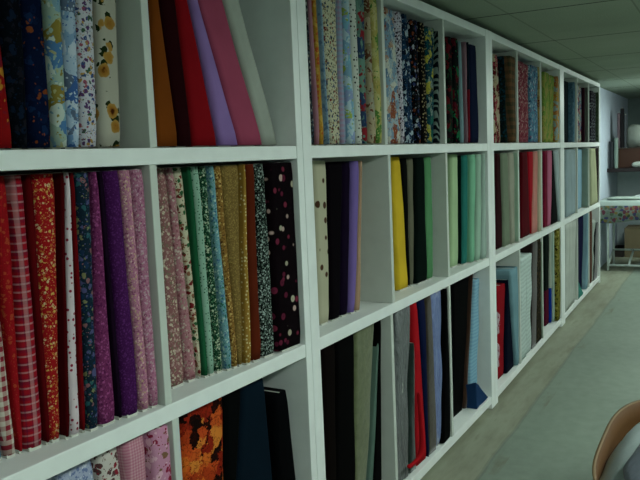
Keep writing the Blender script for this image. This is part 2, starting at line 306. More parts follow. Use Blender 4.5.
# ------------------------------------------------------------------ bolts of fabric
# shelf unit, row (1 top), bay, look, pattern, left/right edge at the foot, left/right edge at the top, set-back, height, how many alike
BOLTS = [
  (1, 1, 1, 'red floral', ('floral', '8a0408', ['b07818', '8a0408', '7a1020', '8a0408'], 0.05), 1.0754, 1.1255, 1.0307, 1.1009, 0.08, 0.588, 1),
  (1, 1, 1, 'black tiny-print', ('floral', '050a12', ['0e1c30', '1a1a22'], 0.03), 1.1275, 1.166, 1.1029, 1.1814, 0.0797, 0.588, 1),
  (1, 1, 1, 'navy orange-motif', ('floral', '06122e', ['7a3c18', '0a1a38', '06122e', '10264a', '0a1a3a'], 0.04), 1.168, 1.229, 1.1834, 1.2376, 0.0793, 0.588, 1),
  (1, 1, 1, 'pale blue and yellow scenic', ('blotch', ['7aa0b0', '4a78a8', 'a8a878', '8a7a30', 'c0ccc0', '9ab0a0'], 0.06), 1.231, 1.2673, 1.2396, 1.2845, 0.07, 0.588, 1),
  (1, 1, 1, 'blue and white scenic', ('blotch', ['6a90b8', 'a8bcd0', '3a609a', 'c0ccd8', '7fa0c0', '5a6a80'], 0.045), 1.2693, 1.3027, 1.2865, 1.3346, 0.0697, 0.588, 1),
  (1, 1, 1, 'white multicolour sprig', ('floral', 'c4c4cc', ['5a3a6a', 'a05060', '3a5080', 'b08a40', '3a5a40'], 0.02), 1.3047, 1.3555, 1.3366, 1.3916, 0.0693, 0.588, 1),
  (1, 1, 1, 'cream sunflower', ('sunflower',), 1.3575, 1.4263, 1.3936, 1.4574, 0.06, 0.588, 1),
  (1, 1, 2, 'ochre brown leaning', ('solid', '7a3c04'), 1.5707, 1.6637, 1.5879, 1.5987, 0.08, 0.588, 1),
  (1, 1, 2, 'painted-shade maroon leaning', ('solid', '260408'), 1.6657, 1.7245, 1.6007, 1.6662, 0.079, 0.588, 1),  # shadowed side of the bright red bolt, painted dark as its own slab
  (1, 1, 2, 'bright red leaning', ('solid', '8c0210'), 1.7265, 1.8347, 1.6682, 1.6955, 0.078, 0.588, 1),
  (1, 1, 2, 'lavender leaning', ('solid', '9474b4'), 1.8367, 1.9269, 1.6975, 1.7083, 0.068, 0.588, 1),
  (1, 1, 2, 'rose pink leaning', ('solid', 'a84864'), 1.9289, 2.0562, 1.7103, 1.821, 0.067, 0.588, 1),
  (1, 1, 2, 'pale grey leaning', ('solid', 'b0b6aa'), 2.0582, 2.1404, 1.8345, 1.9103, 0.066, 0.588, 1),
  (1, 2, 1, 'blue print', ('blotch', ['2a5a8a', '4a88b0', 'c04050', '203a60'], 0.03), 0.9932, 1.0302, 0.9557, 0.9955, 0.08, 0.618, 1),
  (1, 2, 1, 'cream rose-check', ('check', 'c8c0b0', '8a2030', 0.022), 1.0322, 1.0628, 0.9975, 1.041, 0.078, 0.618, 1),
  (1, 2, 1, 'plain crimson', ('floral', '960410', ['a84020', 'a00818', '960410'], 0.016), 1.0648, 1.0756, 1.0553, 1.0978, 0.076, 0.618, 1),
  (1, 2, 1, 'red tartan', ('plaid', 'a0081c', 'c8a8a8', '3a1a3a', 0.075), 1.0776, 1.1254, 1.0998, 1.1285, 0.065, 0.618, 1),
  (1, 2, 1, 'dark red', ('solid', '5a0208'), 1.1274, 1.1382, 1.1305, 1.1496, 0.063, 0.618, 1),
  (1, 2, 1, 'red gold-floral', ('floral', '9c0610', ['c8a850', '9c0610', 'c8b080', '9c0610', 'b06020'], 0.012), 1.1402, 1.1692, 1.1516, 1.2144, 0.061, 0.618, 1),
  (1, 2, 1, 'oxblood narrow', ('solid', '480206'), 1.1712, 1.182, 1.2164, 1.2272, 0.05, 0.618, 1),
  (1, 2, 1, 'white red-dot', ('dots', 'd0c0c4', '90203a', 0.016), 1.184, 1.2161, 1.2292, 1.24, 0.048, 0.618, 1),
  (1, 2, 1, 'ruby narrow', ('solid', '6a040c'), 1.2181, 1.2289, 1.242, 1.2528, 0.046, 0.618, 1),
  (1, 2, 1, 'teal paisley floral', ('floral', '162634', ['2a5a60', '50507a', '7a7a50', '8a5a60', '1a3050'], 0.024), 1.2309, 1.261, 1.2548, 1.2935, 0.035, 0.618, 1),
  (1, 2, 1, 'magenta floral', ('floral', '702a58', ['9a4a80', '5a1a4a'], 0.012), 1.263, 1.3185, 1.2955, 1.3122, 0.033, 0.618, 1),
  (1, 2, 1, 'gap-shade purple', ('solid', '1c0a20'), 1.3205, 1.3313, 1.3142, 1.3276, 0.031, 0.618, 1),  # black gap beside the purple bolt, its shade painted as a thin slab
  (1, 2, 1, 'plain purple', ('floral', '40124a', ['5e2868', '4c1c56'], 0.009), 1.3333, 1.3847, 1.3296, 1.3733, 0.02, 0.618, 1),
  (1, 2, 1, 'pink sprig', ('floral', 'b0708c', ['d8b0a8', '8a4a6a', 'c0a080'], 0.011), 1.3867, 1.4174, 1.3753, 1.4087, 0.018, 0.618, 1),
  (1, 2, 1, 'rose-pink sprig', ('floral', 'ac6c88', ['c8a0b0', '8a4a6a', 'b8a0a0'], 0.011), 1.4194, 1.4485, 1.4107, 1.4504, 0.016, 0.618, 1),
  (1, 2, 2, 'mauve sprig', ('floral', '8a5a5a', ['c8b8a0', '7a6a58', 'b09088'], 0.016), 1.5639, 1.6298, 1.5631, 1.6048, 0.08, 0.618, 1),
  (1, 2, 2, 'dusty pink sprig', ('floral', 'a87078', ['c8b8a8', '8a5058', 'a09080'], 0.014), 1.6318, 1.677, 1.6068, 1.6277, 0.0772, 0.618, 1),
  (1, 2, 2, 'cream red-and-green sprig', ('floral', 'c4bca0', ['7a1a20', '2a5a34', '8a5a40'], 0.026), 1.679, 1.6898, 1.6297, 1.6648, 0.0743, 0.618, 1),
  (1, 2, 2, 'plain green', ('solid', '1a5a38'), 1.6918, 1.7096, 1.6668, 1.6848, 0.0625, 0.618, 1),
  (1, 2, 2, 'pale green fine-dot', ('dots', '8ab09a', '2a5a40', 0.01), 1.7116, 1.7372, 1.6868, 1.7168, 0.0597, 0.618, 1),
  (1, 2, 2, 'dark green floral', ('floral', '0c3a24', ['8aa890', '3a6a4a', 'c0c8a8'], 0.013), 1.7392, 1.7714, 1.7188, 1.7438, 0.0568, 0.618, 1),
  (1, 2, 2, 'aqua floral', ('floral', '6a9aa0', ['2a6a58', 'b0c8c0', '3a6a90'], 0.014), 1.7734, 1.8002, 1.7458, 1.765, 0.045, 0.618, 1),
  (1, 2, 2, 'ochre floral', ('floral', '8a6428', ['c8a860', '5a3a18'], 0.012), 1.8022, 1.8252, 1.767, 1.7947, 0.0422, 0.618, 1),
  (1, 2, 2, 'tan gold', ('floral', '7a6230', ['9a8040', '6a5224'], 0.008), 1.8272, 1.8459, 1.7967, 1.8819, 0.0393, 0.618, 1),
  (1, 2, 2, 'gold white-daisy', ('dots', '9a7428', 'd8c890', 0.014), 1.8479, 1.8753, 1.8839, 1.8947, 0.0275, 0.618, 1),
  (1, 2, 2, 'plain rust brown', ('solid', '5c200c'), 1.8773, 1.9273, 1.8967, 1.9422, 0.0247, 0.618, 1),
  (1, 2, 2, 'charcoal white-fleck', ('floral', '0c1412', ['a0b0a8', '5a6a60'], 0.011), 1.9293, 2.0015, 1.9442, 1.9883, 0.0218, 0.618, 1),
  (1, 2, 2, 'black pink-rosette', ('dots2', '0c0408', ['a8a088', '702438', '5a1a30', '6a2038', 'b89a90'], 0.038), 2.0035, 2.1404, 1.9903, 2.1404, 0.01, 0.618, 1),
  (1, 3, 1, 'pale blue sprig', ('floral', 'a0a8c0', ['6a78a0', 'c8ccd8'], 0.018), 1.268, 1.3045, 1.1431, 1.2541, 0.06, 0.785, 1),
  (1, 3, 1, 'white red-sprig', ('floral', 'c4bcb4', ['8a2030', '5a3a3a'], 0.03), 1.3065, 1.3686, 1.2561, 1.3247, 0.044, 0.785, 1),
  (1, 3, 1, 'pink gingham', ('check', 'c896a0', 'b06a80', 0.008), 1.3706, 1.3814, 1.3267, 1.4032, 0.028, 0.785, 1),
  (1, 3, 1, 'pink red-leaf', ('floral', 'c084a0', ['8a1a3a', '7a5a40', 'd8a8b8'], 0.035), 1.3834, 1.4686, 1.4052, 1.4685, 0.003, 0.785, 1),
  (1, 3, 2, 'autumn maple-leaf', ('leaves',), 1.5455, 1.6925, 1.5615, 1.7533, 0.045, 0.785, 1),
  (1, 3, 2, 'plain black', ('solid', '040606'), 1.6945, 1.7053, 1.7553, 1.8404, 0.043, 0.785, 1),
  (1, 3, 2, 'dark slate navy', ('solid', '071824'), 1.7073, 2.0039, 1.8424, 1.9583, 0.041, 0.785, 1),
  (1, 3, 2, 'black short', ('solid', '030406'), 2.0059, 2.1404, 1.9902, 2.0684, 0.03, 0.7, 1),
  (2, 1, 0, 'charcoal print', ('floral', '1a1c20', ['9a9a90', '3a4a5a'], 0.02), 0.2029, 0.2399, 0.1961, 0.2227, 0.08, 0.588, 1),
  (2, 1, 0, 'dusty pink', ('solid', 'a87480'), 0.2419, 0.2616, 0.2247, 0.2436, 0.0753, 0.588, 1),
  (2, 1, 0, 'gold orange-fleck', ('floral', 'b08420', ['b05020', 'c8a040'], 0.03), 0.2636, 0.2915, 0.2456, 0.2644, 0.0706, 0.588, 1),
  (2, 1, 0, 'powder blue', ('floral', '7a98ac', ['8aa8b8', '5a7a9a'], 0.03), 0.2935, 0.3054, 0.2664, 0.2772, 0.0569, 0.588, 1),
  (2, 1, 0, 'cream little-figures', ('floral', 'c8c4a4', ['7a2a20', '2a3a30', '8a7a5a', '3a4a6a'], 0.018), 0.3074, 0.3842, 0.2792, 0.3924, 0.0522, 0.588, 1),
  (2, 1, 0, 'lilac check', ('check', 'a088a0', '8aa0b8', 0.02), 0.3862, 0.4254, 0.3944, 0.4273, 0.0475, 0.588, 1),
  (2, 1, 0, 'sky blue patchwork', ('blotch', ['7aa4bc', '8a9ac0', 'b0c8d0', '9ab048', '7ab0c8'], 0.06), 0.4274, 0.4851, 0.4293, 0.4582, 0.0338, 0.588, 1),
  (2, 1, 0, 'white black-dot', ('dots', 'c8ccc0', '141818', 0.018), 0.4871, 0.5336, 0.4602, 0.5105, 0.0291, 0.588, 1),
  (2, 1, 0, 'sage and red block', ('blotch', ['6a8a78', '5a7a70', '8a2028', '6a9080', '2a4060'], 0.08), 0.5356, 0.5694, 0.5125, 0.5783, 0.0244, 0.588, 1),
  (2, 1, 0, 'tan collage', ('blotch', ['8a7a5a', 'a89a78', '6a4028', '9a9880', 'b0a080'], 0.06), 0.5714, 0.6212, 0.5803, 0.6002, 0.0107, 0.588, 1),
  (2, 1, 0, 'yellow leaf-print', ('blotch', ['a8a45a', 'b8b070', '4a7a30', 'c0b478', 'a89a50'], 0.05), 0.6232, 0.6746, 0.6022, 0.6634, 0.006, 0.588, 1),
  (2, 1, 1, 'blue and peach scenic', ('blotch', ['7a98ac', 'a0b4bc', 'b08a70', '5a7a98', 'c8c8b8', '8a4a30'], 0.055), 0.8484, 0.9916, 0.8368, 0.9537, 0.06, 0.588, 1),
  (2, 1, 1, 'black-and-white print', ('floral', 'c0bcc8', ['14141c', '5a3a4a', '2a2a3a'], 0.02), 0.9936, 1.0216, 0.9557, 1.0301, 0.0563, 0.588, 1),
  (2, 1, 1, 'navy white-fleck', ('blotch', ['0c1c30', '14304a', 'a8b8c0', '1a3a5a', '0a1420'], 0.03), 1.0236, 1.1341, 1.0321, 1.0935, 0.0527, 0.588, 1),
  (2, 1, 1, 'black multicolour-motif', ('floral', '08080c', ['a0a8b0', '7a3a20', '2a3a6a', '10101a', '1a2a30'], 0.035), 1.1361, 1.1903, 1.0955, 1.1765, 0.04, 0.5700000000000001, 1),
  (2, 1, 1, 'black cream-spot', ('dots', '0a0806', 'a09068', 0.02), 1.1923, 1.26, 1.1785, 1.2621, 0.0363, 0.5700000000000001, 1),
  (2, 1, 1, 'teal and yellow novelty', ('blotch', ['0c3a44', '105058', '0a2a3a', 'a8a030', '1a5a50', '7a8a80'], 0.045), 1.262, 1.3302, 1.2641, 1.38, 0.0327, 0.56, 1),
  (2, 1, 1, 'zebra-stripe', ('zebra', '0a1418', '687870', 0.02), 1.3322, 1.3999, 1.382, 1.3928, 0.02, 0.55, 1),
  (2, 1, 2, 'black and red novelty', ('blotch', ['0a0a0a', '5a1018', '140a10', '0c3a24'], 0.05), 1.6806, 1.7616, 1.6994, 1.7693, 0.08, 0.5700000000000001, 1),
  (2, 1, 2, 'black green-patch', ('blotch', ['08100e', '0a0c10', '0a6a40', '0c0a10', '500a18'], 0.07), 1.7636, 1.8582, 1.7713, 1.8537, 0.073, 0.5700000000000001, 1),
  (2, 1, 2, 'pale aqua', ('solid', '7a9aa0'), 1.8602, 1.8976, 1.8557, 1.8923, 0.066, 0.56, 1),
  (2, 1, 2, 'dusty mauve', ('solid', '8a6a74'), 1.8996, 1.9192, 1.8943, 1.9235, 0.05, 0.56, 1),
  (2, 1, 2, 'crimson lower-edge', ('grad', '10202e', '7a1020'), 1.9212, 1.9333, 1.9255, 1.9371, 0.043, 0.56, 1),
  (2, 1, 2, 'dark blue-violet', ('solid', '121a34'), 1.9353, 2.0775, 1.9391, 2.057, 0.036, 0.55, 1),
  (2, 2, 0, 'cream brown-flower', ('dots', 'b4b094', '4a3020', 0.06), 0.2185, 0.2917, 0.2195, 0.3181, 0.08, 0.618, 1),
  (2, 2, 0, 'black plum', ('solid', '080408'), 0.2937, 0.375, 0.3201, 0.4447, 0.078, 0.61, 1),
  (2, 2, 0, 'deep purple', ('solid', '140820'), 0.377, 0.436, 0.4467, 0.5103, 0.076, 0.61, 1),
  (2, 2, 0, 'plain lilac', ('solid', '7a64a8'), 0.438, 0.4818, 0.5123, 0.5712, 0.065, 0.61, 1),
  (2, 2, 0, 'pale peach', ('solid', 'b08e70'), 0.4838, 0.5223, 0.5732, 0.5918, 0.063, 0.61, 1),
  (2, 2, 1, 'bright yellow', ('solid', 'd8b404'), 0.9545, 1.0765, 0.9253, 1.0213, 0.08, 0.618, 1),
  (2, 2, 1, 'black narrow', ('solid', '080a08'), 1.0785, 1.0905, 1.0233, 1.0958, 0.078, 0.61, 1),
  (2, 2, 1, 'taupe grey', ('solid', '6a6854'), 1.0925, 1.1339, 1.0978, 1.1728, 0.076, 0.61, 1),
  (2, 2, 1, 'black-green', ('solid', '04120e'), 1.1359, 1.284, 1.1748, 1.2853, 0.065, 0.61, 1),
  (2, 2, 1, 'fresh light green', ('solid', '5a9462'), 1.286, 1.3631, 1.2873, 1.3761, 0.063, 0.61, 1),
  (2, 2, 2, 'pale lime', ('solid', 'a8c494'), 1.6879, 1.7908, 1.7153, 1.8323, 0.08, 0.618, 1),
  (2, 2, 2, 'dark bottle green', ('solid', '06201a'), 1.7928, 1.8036, 1.8343, 1.847, 0.0676, 0.61, 1),
  (2, 2, 2, 'teal', ('solid', '24746a'), 1.8056, 1.8822, 1.849, 1.922, 0.0552, 0.61, 1),
  (2, 2, 2, 'mint green', ('solid', '7ab894'), 1.8842, 1.9433, 1.924, 2.0025, 0.0338, 0.61, 1),
  (2, 2, 2, 'pale sage', ('solid', '9cbca6'), 1.9453, 2.0173, 2.0045, 2.0761, 0.0214, 0.61, 1),
  (2, 2, 2, 'misty grey-green', ('solid', 'a0b6aa'), 2.0193, 2.0945, 2.0781, 2.1028, 0.009, 0.61, 1),
  (2, 3, 0, 'dark brown', ('solid', '0c0604'), 0.1375, 0.2138, 0.1651, 0.2667, 0.045, 0.785, 1),
  (2, 3, 0, 'jet black', ('solid', '030303'), 0.2158, 0.3746, 0.2687, 0.4252, 0.0442, 0.785, 1),
  (2, 3, 0, 'khaki', ('velvet', '6c7450'), 0.3766, 0.4599, 0.4272, 0.6177, 0.0435, 0.785, 1),
  (2, 3, 0, 'grey-green narrow', ('solid', '5a7468'), 0.4619, 0.5023, 0.6197, 0.6305, 0.0338, 0.7, 1),
  (2, 3, 0, 'ink black', ('solid', '030404'), 0.5043, 0.6114, 0.6325, 0.6508, 0.033, 0.785, 1),
  (2, 3, 1, 'crumpled silver-grey satin', ('satin', '6c7070'), 0.7257, 0.8754, 0.7977, 0.9642, 0.02, 0.785, 1),
  (2, 3, 1, 'slate green', ('velvet', '2a3a34'), 0.8774, 0.9641, 0.9662, 0.977, 0.0202, 0.6, 1),
  (2, 3, 1, 'scarlet', ('solid', 'b00414'), 0.9661, 1.0939, 0.979, 1.0354, 0.0203, 0.785, 1),
  (2, 3, 1, 'royal navy', ('solid', '10183c'), 1.0959, 1.1067, 1.0374, 1.1112, 0.0115, 0.785, 1),
  (2, 3, 1, 'olive brown', ('velvet', '3a3020'), 1.1087, 1.2168, 1.1132, 1.2018, 0.0117, 0.785, 1),
  (2, 3, 1, 'periwinkle blue', ('satin', '7484b4'), 1.2188, 1.2772, 1.2038, 1.3665, 0.0118, 0.785, 1),
  (2, 3, 1, 'black draped', ('solid', '020203'), 1.2792, 1.3999, 1.3685, 1.3999, 0.003, 0.785, 1),
  (2, 3, 2, 'soft black', ('solid', '040404'), 1.6441, 1.8168, 1.7163, 1.9898, 0.08, 0.785, 1),
  (2, 3, 2, 'chocolate brown', ('velvet', '40281a'), 1.8188, 1.857, 1.9918, 2.0026, 0.0655, 0.785, 1),
  (2, 3, 2, 'ruffled light blue', ('ruffle', '8cb8cc', '74a4c0', 0.02), 1.859, 1.9961, 2.0046, 2.1011, 0.051, 0.72, 1),
  (3, 1, 0, 'cream and red pattern', ('blotch', ['b0a080', '9a3040', '5a1018', 'b0a890'], 0.06), 0.3908, 0.562, 0.4265, 0.5148, 0.08, 0.5650000000000001, 1),
  (3, 1, 0, 'dark teal', ('floral', '0c1a1c', ['0a3a48', '1a2a20'], 0.03), 0.564, 0.5965, 0.5168, 0.5276, 0.0445, 0.56, 1),
  (3, 1, 0, 'brown checked', ('check', '6a4a30', '3a3826', 0.05), 0.5985, 0.6876, 0.5296, 0.6876, 0.009, 0.56, 1),
  (3, 1, 1, 'mauve-red sprig', ('floral', '7a2c3a', ['a06a70', '5a1420', 'b09a90'], 0.03), 0.8721, 1.0148, 0.8531, 1.014, 0.03, 0.56, 2),
  (3, 1, 1, 'mauve-red sprig', ('floral', '7a2c3a', ['a06a70', '5a1420', 'b09a90'], 0.03), 1.016, 1.1587, 1.0152, 1.176, 0.034, 0.556, 2),
  (3, 1, 1, 'blue daisy-dot', ('floral', '4a7a90', ['a0b4c0', '6a4a6a', '2a4a6a'], 0.04), 1.1607, 1.422, 1.178, 1.4282, 0.0195, 0.56, 1),
  (3, 1, 1, 'gold with rust patch', ('blotch', ['a88c48', 'b09858', '7a3818', 'a89048', 'b8a868'], 0.09), 1.424, 1.4357, 1.4302, 1.441, 0.009, 0.5650000000000001, 1),
  (3, 1, 2, 'yellow-green leaf', ('blotch', ['5e7e2c', '8c8c3a', '728a34', '988a4a'], 0.05), 1.7085, 1.8933, 1.7101, 1.923, 0.03, 0.555, 2),
  (3, 1, 2, 'yellow-green leaf', ('blotch', ['5e7e2c', '8c8c3a', '728a34', '988a4a'], 0.05), 1.8945, 2.0794, 1.9242, 2.1371, 0.034, 0.551, 2),
  (3, 1, 2, 'golden floral', ('blotch', ['b08430', 'a89048', '8aa0a0', 'a86a30'], 0.05), 2.0814, 2.1998, 2.1391, 2.1998, 0.006, 0.55, 1),
  (3, 2, 0, 'dark maroon-brown', ('solid', '2c0c10'), 0.2691, 0.4208, 0.3073, 0.4107, 0.045, 0.61, 1),
  (3, 2, 0, 'sage taupe', ('solid', '74806a'), 0.4228, 0.5893, 0.4127, 0.5436, 0.034, 0.61, 1),
  (3, 2, 0, 'pinkish sage', ('solid', '9a9a88'), 0.5913, 0.6767, 0.5456, 0.6779, 0.023, 0.61, 1),
  (3, 2, 0, 'pale celadon', ('solid', '9cb8a0'), 0.6787, 0.6895, 0.6799, 0.6907, 0.003, 0.61, 1),
  (3, 2, 1, 'burgundy', ('solid', '50040e'), 0.9014, 1.1734, 0.9346, 1.1038, 0.03, 0.61, 1),
  (3, 2, 1, 'cherry red', ('solid', 'a0061a'), 1.1754, 1.1862, 1.1058, 1.2808, 0.024, 0.61, 1),
  (3, 2, 1, 'salmon pink', ('solid', 'c48074'), 1.1882, 1.3643, 1.2828, 1.3941, 0.018, 0.61, 1),
  (3, 2, 1, 'pale tan', ('solid', 'b4ac92'), 1.3663, 1.4357, 1.3961, 1.4357, 0.003, 0.61, 1),
  (3, 2, 2, 'raspberry narrow', ('solid', '70102c'), 1.6356, 1.7506, 1.6632, 1.7778, 0.02, 0.61, 1),
  (3, 2, 2, 'candy pink', ('solid', 'b4607c'), 1.7526, 1.8781, 1.7798, 1.9528, 0.0173, 0.61, 1),
  (3, 2, 2, 'black wedge-leaning', ('solid', '050808'), 1.8801, 2.1682, 1.9548, 1.9666, 0.0147, 0.61, 1),
  (3, 2, 2, 'dove grey leaning', ('solid', '9caaaa'), 2.1702, 2.1998, 1.9686, 2.1582, 0.003, 0.61, 1),
  (3, 3, 0, 'red bunched', ('solid', '8c0414'), 0.2286, 0.3977, 0.2802, 0.4709, 0.045, 0.6, 1),
  (3, 3, 0, 'dark navy', ('solid', '050c1e'), 0.3997, 0.6125, 0.4729, 0.4837, 0.027, 0.62, 1),
  (3, 3, 0, 'steel blue', ('solid', '7096a0'), 0.6145, 0.6876, 0.4857, 0.6854, 0.009, 0.68, 1),
  (3, 3, 1, 'white ribbed', ('ruffle', 'c0d0ca', 'acbcb6', 0.03), 0.7186, 0.8885, 0.7502, 0.9353, 0.003, 0.72, 2),
  (3, 3, 1, 'white ribbed', ('ruffle', 'c0d0ca', 'acbcb6', 0.03), 0.8897, 1.0595, 0.9365, 1.1215, 0.007, 0.716, 2),
  (3, 3, 1, 'dark brown narrow', ('velvet', '241410'), 1.0615, 1.2049, 1.1235, 1.323, 0.006, 0.785, 1),
  (3, 3, 1, 'dark olive mottled', ('floral', '241e12', ['4a3c24', '10100a'], 0.04), 1.2069, 1.4234, 1.325, 1.4357, 0.009, 0.785, 1),
  (3, 3, 1, 'pale linen', ('solid', '8a9a88'), 1.4254, 1.4362, 1.4376, 1.4484, 0.003, 0.785, 1),
  (3, 3, 2, 'black and crimson', ('grad', '0a1410', '4c0c24'), 1.8311, 1.9673, 1.8663, 2.007, 0.06, 0.785, 1),
  (3, 3, 2, 'blue lower-edge', ('grad', 'a8b0a0', '12308a'), 1.9693, 2.0111, 2.009, 2.0323, 0.044, 0.785, 1),
  (3, 3, 2, 'off-white', ('solid', '9cb0a0'), 2.0131, 2.0497, 2.0343, 2.082, 0.028, 0.785, 1),
  (3, 3, 2, 'yellow-green mottled', ('floral', '6a6420', ['2a2408', '948c48', '3a4010'], 0.045), 2.0517, 2.1817, 2.084, 2.1998, 0.003, 0.785, 1),
  (4, 1, 0, 'black-teal', ('solid', '0c1c20'), 0.4603, 0.6524, 0.4796, 0.6708, 0.06, 0.56, 1),
  (4, 1, 0, 'dull blue', ('floral', '4a6a7a', ['5a7a8a', '3a5a6e'], 0.05), 0.6544, 0.732, 0.6728, 0.748, 0.013, 0.56, 1),
  (4, 1, 1, 'white red-and-blue print', ('blotch', ['7a8a8a', '8a2030', '1a3a6a', 'a0a890'], 0.05), 1.1057, 1.3887, 1.1208, 1.4023, 0.06, 0.56, 1),
  (4, 1, 1, 'dark plum', ('solid', '280c18'), 1.3907, 1.4577, 1.4043, 1.4697, 0.0345, 0.555, 1),
  (4, 1, 1, 'ash grey', ('solid', '5e645c'), 1.4597, 1.4794, 1.4717, 1.4825, 0.009, 0.56, 1),
  (4, 1, 2, 'black grey-dot', ('dots', '14101a', '707878', 0.04), 1.8025, 1.9957, 1.8115, 2.0037, 0.03, 0.55, 2),
  (4, 1, 2, 'black grey-dot', ('dots', '14101a', '707878', 0.04), 1.9969, 2.1902, 2.0049, 2.1972, 0.034, 0.546, 2),
  (4, 1, 2, 'moss grey', ('floral', '44543e', ['5a6a54', '34442e'], 0.04), 2.1922, 2.2097, 2.1992, 2.21, 0.006, 0.55, 1),
  (4, 2, 0, 'pale blue-grey', ('solid', '90a2a6'), 0.2527, 0.5007, 0.273, 0.5194, 0.01, 0.61, 2),
  (4, 2, 0, 'pale blue-grey', ('solid', '90a2a6'), 0.5019, 0.7499, 0.5206, 0.767, 0.014, 0.606, 2),
  (4, 2, 1, 'icy blue', ('solid', '8ab0c4'), 1.1467, 1.2872, 1.13, 1.2861, 0.06, 0.61, 2),
  (4, 2, 1, 'icy blue', ('solid', '8ab0c4'), 1.2884, 1.4289, 1.2873, 1.4433, 0.064, 0.606, 2),
  (4, 2, 1, 'soft sage', ('solid', '809488'), 1.4309, 1.4794, 1.4453, 1.4794, 0.006, 0.61, 1),
  (4, 2, 2, 'cream', ('solid', 'a8ac88'), 1.6846, 1.9246, 1.606, 1.7884, 0.003, 0.61, 2),
  (4, 2, 2, 'cream', ('solid', 'a8ac88'), 1.9258, 2.1659, 1.7896, 1.9721, 0.007, 0.606, 2),
  (4, 2, 2, 'dark chestnut', ('solid', '180c08'), 2.1679, 2.2097, 1.9741, 2.2097, 0.006, 0.61, 1),
  (4, 3, 0, 'pinkish grey', ('solid', 'b4bab0'), 0.1355, 0.3041, 0.1621, 0.3571, 0.003, 0.785, 3),
  (4, 3, 0, 'pinkish grey', ('solid', 'b4bab0'), 0.3053, 0.4738, 0.3583, 0.5533, 0.007, 0.781, 3),
  (4, 3, 0, 'pinkish grey', ('solid', 'b4bab0'), 0.475, 0.6436, 0.5545, 0.7495, 0.011, 0.777, 3),
  (4, 3, 1, 'midnight blue', ('solid', '0e1034'), 1.002, 1.1548, 1.0229, 1.2352, 0.045, 0.785, 2),
  (4, 3, 1, 'midnight blue', ('solid', '0e1034'), 1.156, 1.3087, 1.2364, 1.4488, 0.049, 0.781, 2),
  (4, 3, 1, 'baby blue', ('solid', '7ca0ac'), 1.3107, 1.4234, 1.4508, 1.4794, 0.006, 0.785, 1),
  (4, 3, 2, 'cinnamon brown', ('solid', '5c3a2c'), 1.6668, 1.8122, 1.6802, 1.8247, 0.02, 0.785, 1),
  (4, 3, 2, 'ivory draped', ('satin', '98a49a'), 1.8142, 1.8339, 1.8267, 2.0648, 0.0145, 0.66, 1),
  (4, 3, 2, 'black ruffled', ('velvet', '060608'), 1.8359, 2.1119, 2.0668, 2.2097, 0.009, 0.62, 1),
]

ROWZ = {1: 1.588, 2: .917, 3: .076}
ROWN = {1: 'top', 2: 'middle', 3: 'bottom'}
def section(w, d, r, n=5):
    """outline of a folded bolt seen from above, centred on x, front at y=0"""
    pts = []
    for cx, cy, a0 in ((w / 2 - r, d - r, 0), (-w / 2 + r, d - r, 90), (-w / 2 + r, r, 180), (w / 2 - r, r, 270)):
        for i in range(n + 1):
            a = math.radians(a0 + 90 * i / n); pts.append((cx + r * math.cos(a), cy + r * math.sin(a)))
    return pts
def bolt_mesh(bl, br, tl, tr, d, h, foot, wob, seed, kind):
    rnd = random.Random(seed); bm = bmesh.new(); rings = []; NZ = 26 if kind in ('satin', 'ruffle', 'velvet') else 16
    p1, p2, p3 = rnd.uniform(0, 6), rnd.uniform(0, 6), rnd.uniform(2, 5)
    c0 = (bl + br) / 2
    for i in range(NZ + 1):
        t = i / NZ; z = foot + (h - foot) * t
        l, r = bl + (tl - bl) * t, br + (tr - br) * t
        w = r - l; cx = (l + r) / 2 - c0
        inset = 0 if 0 < i < NZ else .0022
        q = section(max(w - 2 * inset, .004), d - 2 * inset, min((w - 2 * inset) * .45, .018))
        row = []
        for (x, y) in q:
            fr = max(0, 1 - y / .05)
            y2 = y + fr * wob * (math.sin(p3 * t * 1.6 + p1 + x * 30) * .7 + math.sin(t * 13 + p2 + x * 90) * .3 + 1)
            if kind == 'ruffle': y2 += fr * .003 * (1 + math.sin(t * 150))
            row.append(bm.verts.new((cx + x, y2 + inset, z)))
        rings.append(row)
    m = len(rings[0])
    for a, b in zip(rings, rings[1:]):
        for j in range(m): bm.faces.new((a[j], a[(j + 1) % m], b[(j + 1) % m], b[j]))
    bm.faces.new(rings[0][::-1]); bm.faces.new(rings[-1])
    return bm, c0
def first_words(s): return s.replace(' leaning', '')
prev_key, prev_desc, cnt = None, None, 0
